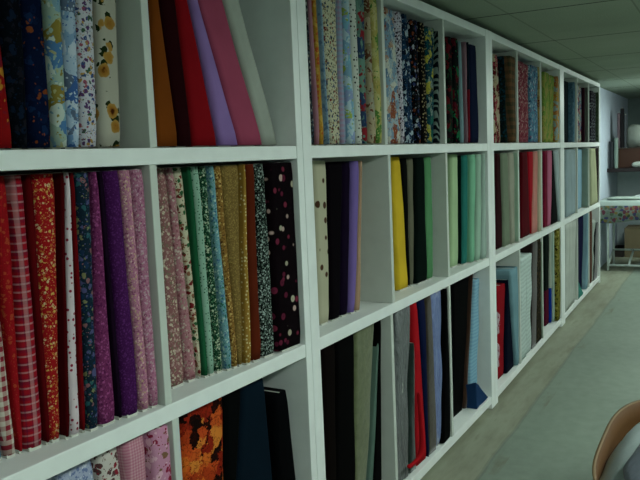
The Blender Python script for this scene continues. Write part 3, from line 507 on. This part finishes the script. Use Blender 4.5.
for i, (un, rw, bay, desc, pat, bl, br, tl, tr, rec, h, alike) in enumerate(BOLTS):
    (ux, uy), rz, L, _, ordn = UNITS[un]
    kind = pat[0]
    d = .20 + .02 * ((i * 7) % 3) / 2
    if rec + d > DEP - .02: d = DEP - .02 - rec
    foot = .007
    wob = {'satin': .009, 'velvet': .003, 'ruffle': .003}.get(kind, .0022)
    bm, c0 = bolt_mesh(bl, br, tl, tr, d, h, foot, wob, i, kind)
    M = Matrix.Translation((ux, uy, 0)) @ Matrix.Rotation(rz, 4, 'Z')
    P = M @ Vector((c0, rec, ROWZ[rw]))
    t = empty('fabric_bolt', P, rz)
    key = (un, rw, bay)
    where = f'{ROWN[rw]} shelf of {ordn} unit'
    if key != prev_key: rel = f'leftmost of its bay on the {where}' if alike == 1 else f'at the left of its bay, {where}'
    elif desc == prev_desc: rel = None
    else: rel = f'right of the {first_words(prev_desc)} one, {where}'
    if rel is None: lab = last_lab
    else:
        lab = f'{desc} fabric bolt {rel}'
        if alike > 1: lab = f'{desc} fabric bolt, like its neighbour, {rel}'
    if len(lab.split()) > 16: lab = lab.replace(', like its neighbour,', '').replace('leftmost of its bay', 'leftmost')
    if len(lab.split()) > 16: lab = lab.replace(' of ' + ordn + ' unit', ', ' + ordn + ' unit')
    if len(lab.split()) > 16: lab = lab.replace('right of the ', 'beside ').replace(' one,', ',')
    last_lab = lab
    tag(t, lab, 'fabric bolt', f'fabric bolts on the {ROWN[rw]} row of shelves' if alike == 1 else f'{desc} bolts side by side')
    prev_key, prev_desc = key, desc
    f = obj('folded_fabric', bm, fabric(pat), t, smooth=True)
    md = f.modifiers.new('weighted', 'WEIGHTED_NORMAL') if False else None
    # cardboard core: shows as a pale foot under the cloth
    w0 = (br - bl) * .7; cw = min((br - bl) * .35, (tr - tl) * .3, .006)
    top = ((tl + tr) / 2 - c0)
    bm = boxes((-w0 / 2, w0 / 2, .008 if rw == 2 else .03, d - .01, 0, foot + .002))
    vs = box(bm, -cw / 2, cw / 2, .012, d - .014, foot, h + .0015)
    for vv in vs:
        if vv.co.z > h * .5: vv.co.x += top
    obj('cardboard_core', bm, CARD, t)

# ------------------------------------------------------------------ loose cloth on the bottom shelves
def unit_pt(un, s, dy, z):
    (ux, uy), rz, *_ = UNITS[un]
    return Matrix.Translation((ux, uy, 0)) @ Matrix.Rotation(rz, 4, 'Z') @ Vector((s, dy, z))
def ribbon(path, depth, th, name, mat, loc, rz, cuts=1):
    """cloth folded along a path in the x-z plane, given real thickness"""
    bm = bmesh.new(); rows = []
    for i, (x, z) in enumerate(path):
        a = path[max(0, i - 1)]; b = path[min(len(path) - 1, i + 1)]
        tx, tz = b[0] - a[0], b[1] - a[1]; l = math.hypot(tx, tz) or 1; nx, nz = -tz / l * th / 2, tx / l * th / 2
        w = .003 * math.sin(i * 1.3)
        rows.append([bm.verts.new(p) for p in ((x + nx, w, z + nz), (x - nx, w, z - nz), (x - nx, depth, z - nz), (x + nx, depth, z + nz))])
    for a, b in zip(rows, rows[1:]):
        for j in range(4): bm.faces.new((a[j], a[(j + 1) % 4], b[(j + 1) % 4], b[j]))
    bm.faces.new(rows[0][::-1]); bm.faces.new(rows[-1])
    o = obj(name, bm, mat, smooth=True); o.location = loc; o.rotation_euler = (0, 0, rz)
    m = o.modifiers.new('soft', 'SUBSURF'); m.levels = 1; m.render_levels = 2
    return o

# the scarlet cloth ends in a curl on the bottom shelf
SC = fabric(('solid', 'b00414'))
o = ribbon([(.915, .47), (.926, .40), (.936, .30), (.938, .22), (.925, .175), (.89, .158), (.84, .156), (.79, .160), (.765, .172)], .022, .020, 'fabric_tail', SC, unit_pt(2, 0, -.026, 0), UNITS[2][1])
tag(o, 'scarlet end of cloth curling out over the bottom shelf lip below the scarlet bolt', 'cloth')
def wedge(name, pts, d, mat, un, s, dy, z, label, cat, smooth=False):
    bm = bmesh.new(); a = [bm.verts.new((x, 0, zz)) for x, zz in pts]; b = [bm.verts.new((x * .9, d, zz * .8)) for x, zz in pts]
    bm.faces.new(a); bm.faces.new(b[::-1])
    for j in range(len(a)): bm.faces.new((a[j], b[j], b[(j + 1) % len(a)], a[(j + 1) % len(a)]))
    bmesh.ops.recalc_face_normals(bm, faces=bm.faces)
    bmesh.ops.subdivide_edges(bm, edges=bm.edges, cuts=2, use_grid_fill=True)
    rr = random.Random(3)
    for v in bm.verts: v.co.y += rr.uniform(-.004, .004)
    o = obj(name, bm, mat, smooth=smooth, bevel=.003); o.location = unit_pt(un, s, dy, z); o.rotation_euler = (0, 0, UNITS[un][1])
    return tag(o, label, cat)
wedge('folded_remnant', [(0, 0), (.21, .0), (.20, .02), (.05, .13), (.0, .16)], .10, fabric(('solid', '1c3a62')), 2, 1.85, .014, .078,
      'denim blue folded remnant at the foot of the ruffled light blue bolt', 'cloth')
wedge('folded_remnant', [(0, 0), (.24, 0), (.22, .03), (.07, .13), (0, .17)], .03, fabric(('solid', '3a8478')), 4, .82, .002, .077,
      'teal remnant slumped at the foot of the midnight blue bolt in the farthest unit', 'cloth')
def drape(name, un, s, dy, z, a, mat, label):
    bm = bmesh.new()
    def fn(p): return Vector((p.x * (1 + .25 * math.sin(p.z / a[2] * 4)), p.y, p.z)) * (1 + .10 * math.sin(p.z / a[2] * 9 + p.x / a[0] * 3))
    superell(bm, (0, 0, a[2]), a, .7, 24, 20, fn)
    o = obj(name, bm, mat, smooth=True); o.location = unit_pt(un, s, dy, z); return tag(o, label, 'cloth', None)

SAT = fabric(('floral', 'a8949a', ['8c2038', 'b8a8a8'], .05))
drape('satin_scarf', 3, .135, .022, .40, (.055, .014, .075), SAT, 'pink and white satin scarf bunched in front of the red bolt, upper fold')
drape('satin_scarf', 3, .125, .022, .19, (.045, .014, .085), SAT, 'pink and white satin scarf end below the upper fold, at the red bolt')

# ------------------------------------------------------------------ the far end
GREEN = 'c4cfc6'
# half wall with a dark ledge
LX, LZ = 10.6, 1.245
t = empty('counter', (LX, 0, 0)); tag(t, 'pale low counter with a dark top edge at the far end of the room', 'counter')
obj('body', boxes((.98, 1.4, -1.2, 1.415, 0, LZ - .05)), plain('counter_paint', 'c4d0d2', .7), t)
obj('countertop', boxes((-.03, 1.42, -1.22, 1.418, LZ - .05, LZ)), plain('dark_ledge', '1c1416', .5), t, bevel=.003)
t = empty('storage_box', (LX + .12, 1.16, LZ)); tag(t, 'brown wooden storage box standing on the far counter', 'box')
obj('body', boxes((0, .34, -.40, .17, 0, .245)), plain('brown_wood', '341c10', .7), t, bevel=.004)
obj('lid', boxes((-.008, .348, -.408, .178, .245, .262)), plain('dark_brown_wood', '2c1c12', .6), t, bevel=.003)
BZ = LZ + .262
def lump(name, loc, a, mat, label, cat, e=.8, amp=.12, rot=(0, 0, 0), parent=None):
    bm = bmesh.new()
    def fn(p): return p * (1 + amp * (math.sin(p.x / a[0] * 3.1 + 1) * math.sin(p.y / a[1] * 2.7) + .5 * math.sin(p.z / a[2] * 5 + p.x / a[0] * 4)))
    superell(bm, (0, 0, a[2]), a, e, 28, 16, fn)
    o = obj(name, bm, mat, parent, smooth=True); o.location = loc; o.rotation_euler = rot
    if label: tag(o, label, cat)
    return o
lump('plastic_sack', (LX + .30, 1.10, BZ), (.11, .125, .155), plain('sack_white', '787e76', .6), 'pale full sack lying on top of the brown storage box', 'sack')
lump('fleece_bundle', (LX + .30, .86, BZ), (.10, .10, .16), plain('tan_fleece', '5c5038', .9), 'small tan stuffed bundle beside the pale sack on the storage box', 'bundle')
lump('folded_towel', (LX + .04, .98, LZ), (.05, .14, .04), plain('towel_white', '949c94', .8), 'white folded cloth lying on the counter in front of the brown box', 'cloth', e=.5, amp=.04)
for y, w, h, hexc, lab in ((1.305, .035, .47, '5a4c52', 'mauve bolt standing on the brown box, leftmost of three'),
                           (1.262, .04, .53, '0c0a0e', 'tall black bolt standing on the brown box beside the mauve one'),
                           (1.222, .03, .44, '3c4044', 'dark grey bolt standing on the brown box, next to the pale sack')):
    t = empty('fabric_bolt', (LX + .2, y, BZ)); tag(t, lab, 'fabric bolt', 'bolts standing on the far counter')
    obj('folded_fabric', boxes((0, .1, -w / 2, w / 2, .004, h)), plain('far_' + hexc, hexc, .9), t, bevel=.01)
    obj('cardboard_core', boxes((.02, .08, -w * .3, w * .3, 0, .01), (.03, .07, -.004, .004, .01, h + .012)), CARD, t)
for y, hx, h, lab in ((1.375, '1a1e24', .36, 'black roll standing at the left end of the far counter'), (1.315, '6c7c74', .40, 'grey-green roll standing in front of the brown box on the far counter')):
    bm = bmesh.new(); tube(bm, (0, 0, 0), (0, 0, h), .027, 20)
    o = obj('fabric_roll', bm, plain('roll_' + hx, hx, .7), bevel=.004); o.location = (LX + .04, y, LZ)
    tag(o, lab, 'fabric roll', 'rolls standing on the far counter')

# cutting table under a floral cloth, white tube frame
TX, TZ = 9.72, .86
t = empty('cutting_table', (TX, 0, 0)); tag(t, 'white tube-framed table standing in front of the far counter', 'table')
WT = plain('white_tube', 'c8d4cc', .4)
obj('tabletop', boxes((0, .62, -.6, 1.36, TZ - .03, TZ)), plain('table_white', 'c8cec8', .5), t, bevel=.004)
for x, y in ((.05, 1.30), (.57, 1.30), (.05, -.55), (.57, -.55)):
    bm = bmesh.new(); tube(bm, (x, y, 0), (x, y, TZ - .03), .014); obj('leg', bm, WT, t, smooth=True)
for a, b in (((.05, 1.30, .07), (.05, -.55, .07)), ((.57, 1.30, .20), (.57, -.55, .20)), ((.05, 1.30, .07), (.57, 1.30, .20)), ((.05, 1.06, .07), (.57, 1.06, .20)), ((.05, -.55, .07), (.57, -.55, .20))):
    bm = bmesh.new(); tube(bm, a, b, .013); obj('rail', bm, WT, t, smooth=True)
# cloth: top sheet plus a hanging skirt, modelled as one folded skin with thickness
bm = bmesh.new(); prof = []
ny = 70; cols = []
for i in range(ny + 1):
    y = -.66 + 2.06 * i / ny
    fold = .008 * math.sin(i * 1.1) + .006 * math.sin(i * .43 + 1)
    sk = .24 + .02 * math.sin(i * .21)
    pts = [(.66, TZ + .004 - .20), (.655, TZ + .003), (.63, TZ + .010), (.3, TZ + .012 + .003 * math.sin(i * .5)), (0, TZ + .012), (-.022, TZ + .003), (-.03 - fold * .4, TZ - .08), (-.034 - fold, TZ - sk)]
    cols.append([bm.verts.new((x, y, z)) for x, z in pts])
for a, b in zip(cols, cols[1:]):
    for j in range(len(a) - 1): bm.faces.new((a[j], a[j + 1], b[j + 1], b[j]))
k = N('floral_tablecloth', .85, .15); v = k.coord(); wv = k.mix(.04, v, k.noise(v, 12, 3).outputs['Color'], 'ADD')
vo = k.voro(wv, 26); sp = k.n('ShaderNodeSeparateXYZ'); k.link(v, sp.inputs[0])
cc = cycle_cols(k, k.math('FRACT', k.math('MULTIPLY', vo.outputs['Color'], 4.3)), [lin(h) for h in ('6a3a48', '3a5038', '7c7044', '6a7c72', '44446a', '566450', '84584e', '6c7a6c')])
flor = k.mix(k.ramp(vo.outputs['Distance'], [(.6, (1, 1, 1)), (.7, (0, 0, 0))]), lin('748278'), cc)
k.color(k.mix(k.math('GREATER_THAN', sp.outputs[2], TZ - .045), flor, lin('9aa8a2')))
o = obj('tablecloth', bm, k.m, smooth=True); o.location = (TX, 0, 0)
sd = o.modifiers.new('thick', 'SOLIDIFY'); sd.thickness = .003; sd.offset = 1
tag(o, 'floral cloth with a pale top draped over the far white-framed table', 'tablecloth')
lump('folded_fabric', (TX + .12, 1.12, TZ + .016), (.10, .2, .02), plain('pale_fold', '8c9a92', .8), 'flat pale folded fabric lying on the floral tablecloth', 'fabric', e=.5, amp=.03)
lump('folded_fabric', (TX + .2, .88, TZ + .016), (.12, .14, .028), plain('pale_fold2', '98a4a0', .8), 'thicker white folded fabric lying on the floral tablecloth, right of the flat one', 'fabric', e=.5, amp=.03)
# things under the table
t = empty('cardboard_carton', (11.0, .95, 0)); tag(t, 'tan cardboard carton on the floor under the far counter', 'carton')
KB = plain('kraft_board', '6e644c', .85)
obj('body', boxes((0, .5, -.3, .3, 0, .40)), KB, t, bevel=.003)
obj('lid_flap', boxes((-.004, .248, -.302, .302, .4, .404)), KB, t); obj('lid_flap', boxes((.252, .504, -.302, .302, .4, .404)), KB, t)
t = empty('storage_crate', (11.0, 1.32, 0)); tag(t, 'low dark crate on the floor, left of the tan carton', 'crate')
DK = plain('dark_crate', '2a2420', .7)
obj('body', boxes((0, .02, -.06, .08, 0, .12), (.38, .4, -.06, .08, 0, .12), (.02, .38, -.06, -.04, 0, .12), (.02, .38, .06, .08, 0, .12), (.02, .38, -.04, .06, 0, .02)), DK, t)
obj('rim', boxes((-.01, .01, -.065, .085, .10, .12)), DK, t)

# ------------------------------------------------------------------ bin with pillows, lower right
BX, BY, BH = 2.73, .022, .5
def ring_pts(ax, ay, e, n=64):
    out = []
    for j in range(n):
        a = 2 * math.pi * j / n; c, s = math.cos(a), math.sin(a)
        out.append((math.copysign(abs(c) ** e, c) * ax, math.copysign(abs(s) ** e, s) * ay))
    return out
def tub(z0, z1, a0, a1, th, nz=8, e=.62, cap=True):
    bm = bmesh.new(); out, inn = [], []
    for i in range(nz + 1):
        t_ = i / nz; z = z0 + (z1 - z0) * t_; ax, ay = a0[0] + (a1[0] - a0[0]) * t_, a0[1] + (a1[1] - a0[1]) * t_
        out.append([bm.verts.new((x, y, z)) for x, y in ring_pts(ax, ay, e)])
        inn.append([bm.verts.new((x, y, max(z, z0 + (th if cap else 0)))) for x, y in ring_pts(ax - th, ay - th, e)])
    m = len(out[0])
    for a, b in zip(out, out[1:]):
        for j in range(m): bm.faces.new((a[j], a[(j + 1) % m], b[(j + 1) % m], b[j]))
    for a, b in zip(inn, inn[1:]):
        for j in range(m): bm.faces.new((a[(j + 1) % m], a[j], b[j], b[(j + 1) % m]))
    for j in range(m): bm.faces.new((out[-1][j], out[-1][(j + 1) % m], inn[-1][(j + 1) % m], inn[-1][j]))
    if cap: bm.faces.new(out[0][::-1]); bm.faces.new(inn[0])
    else:
        for j in range(m): bm.faces.new((out[0][j], out[0][(j + 1) % m], inn[0][(j + 1) % m], inn[0][j]))
    return bm
t = empty('cardboard_bin', (BX, BY, 0)); tag(t, 'open brown cardboard bin with rounded corners on the floor, stuffed with pillows', 'bin')
BR = plain('brown_board', '573816', .7, bump=(40, .2, .002))
obj('body', tub(0, BH, (.50, .29), (.58, .36), .008), BR, t, smooth=True)
obj('rim', tub(BH - .012, BH + .004, (.581, .361), (.584, .364), .010, 2, cap=False), plain('tan_edge', '6c5636', .6), t, smooth=True)
def pillow(loc, a, rot, mat, label):
    bm = bmesh.new()
    def fn(p):
        r = max(abs(p.x) / a[0], abs(p.y) / a[1]); k_ = 1 - .75 * max(0, r) ** 3
        return Vector((p.x, p.y, p.z * max(k_, .1) + .006 * math.sin(p.x * 31 + p.y * 17)))
    superell(bm, (0, 0, 0), a, .55, 40, 24, fn)
    o = obj('pillow', bm, mat, smooth=True); o.location = loc; o.rotation_euler = rot
    return tag(o, label, 'pillow', 'pillows stuffed in the brown bin')
pillow((2.57, .075, .44), (.40, .295, .20), (math.radians(-4), math.radians(3), .0), plain('pillow_white', 'b8c6c6', .6, bump=(18, .4, .01)), 'white pillow in the brown bin, nearest the shelves')
pillow((2.50, .0, .68), (.46, .25, .08), (math.radians(-20), 0, -.12), plain('pillow_grey', '747c88', .5, bump=(22, .5, .01)), 'grey-lavender bagged pillow leaning over the white one in the bin')

# ------------------------------------------------------------------ lights of the room
FR = plain('fixture_white', 'd8dcd8', .5)
def fixture(x, y, w, l, power, surface=False, lab=''):
    t = empty('ceiling_light', (x, y, CEIL)); tag(t, lab, 'ceiling light', 'fluorescent ceiling lights')
    z1 = -.002; z0 = -.09 if surface else -.02
    obj('housing', boxes((-l / 2, l / 2, -w / 2, w / 2, (z0 + .071 if surface else z0 + .012), z1)), FR, t)
    k = N('lamp_diffuser'); k.b.inputs['Emission Color'].default_value = (.86, 1, .93, 1)
    k.b.inputs['Emission Strength'].default_value = power; k.color(lin('e8ece8'))
    obj('diffuser', boxes((-l / 2 + .02, l / 2 - .02, -w / 2 + .02, w / 2 - .02, z0, z0 + (.07 if surface else .011))), k.m, t)
LS = [(-.6, -.9, .58, 1.18), (1.8, -.9, .58, 1.18), (4.3, -.9, .58, 1.18), (6.8, -.9, .58, 1.18), (9.6, .1, .58, 1.18)]
for i, (x, y, w, l) in enumerate(LS):
    fixture(x, y, w, l, POW[i], i == 4, ['ceiling light panel behind the camera', 'ceiling light panel right of the camera', 'ceiling light panel above the brown bin side of the aisle', 'ceiling light panel halfway down the aisle', 'ceiling light panel near the far table'][i])
w = bpy.data.worlds.new('world'); scn.world = w; w.use_nodes = True
w.node_tree.nodes['Background'].inputs[0].default_value = (.5, .6, .55, 1); w.node_tree.nodes['Background'].inputs[1].default_value = .1

# ------------------------------------------------------------------ camera
fw = Vector((0.8706346661727979, 0.47969459770849093, -0.10903380662652275))
rt = Vector((0.4780821781220437, -0.877300638757522, -0.04220213499014673))
up = Vector((0.1158995643661504, 0.015384478052019965, 0.9931417868636904))
cam = bpy.data.cameras.new('camera'); co = bpy.data.objects.new('camera', cam); COL.objects.link(co)
cam.sensor_width = 36; cam.sensor_fit = 'HORIZONTAL'; cam.lens = 744.785 / 640 * 36; cam.clip_start = .02
M = Matrix((rt, up, -fw)).transposed().to_4x4(); M.translation = Vector((0, 0, 1.54375)); co.matrix_world = M
scn.camera = co
vs = scn.view_settings; vs.view_transform = 'Standard'; vs.look = 'None'; vs.gamma = 1; vs.use_curve_mapping = False; vs.exposure = EXPO
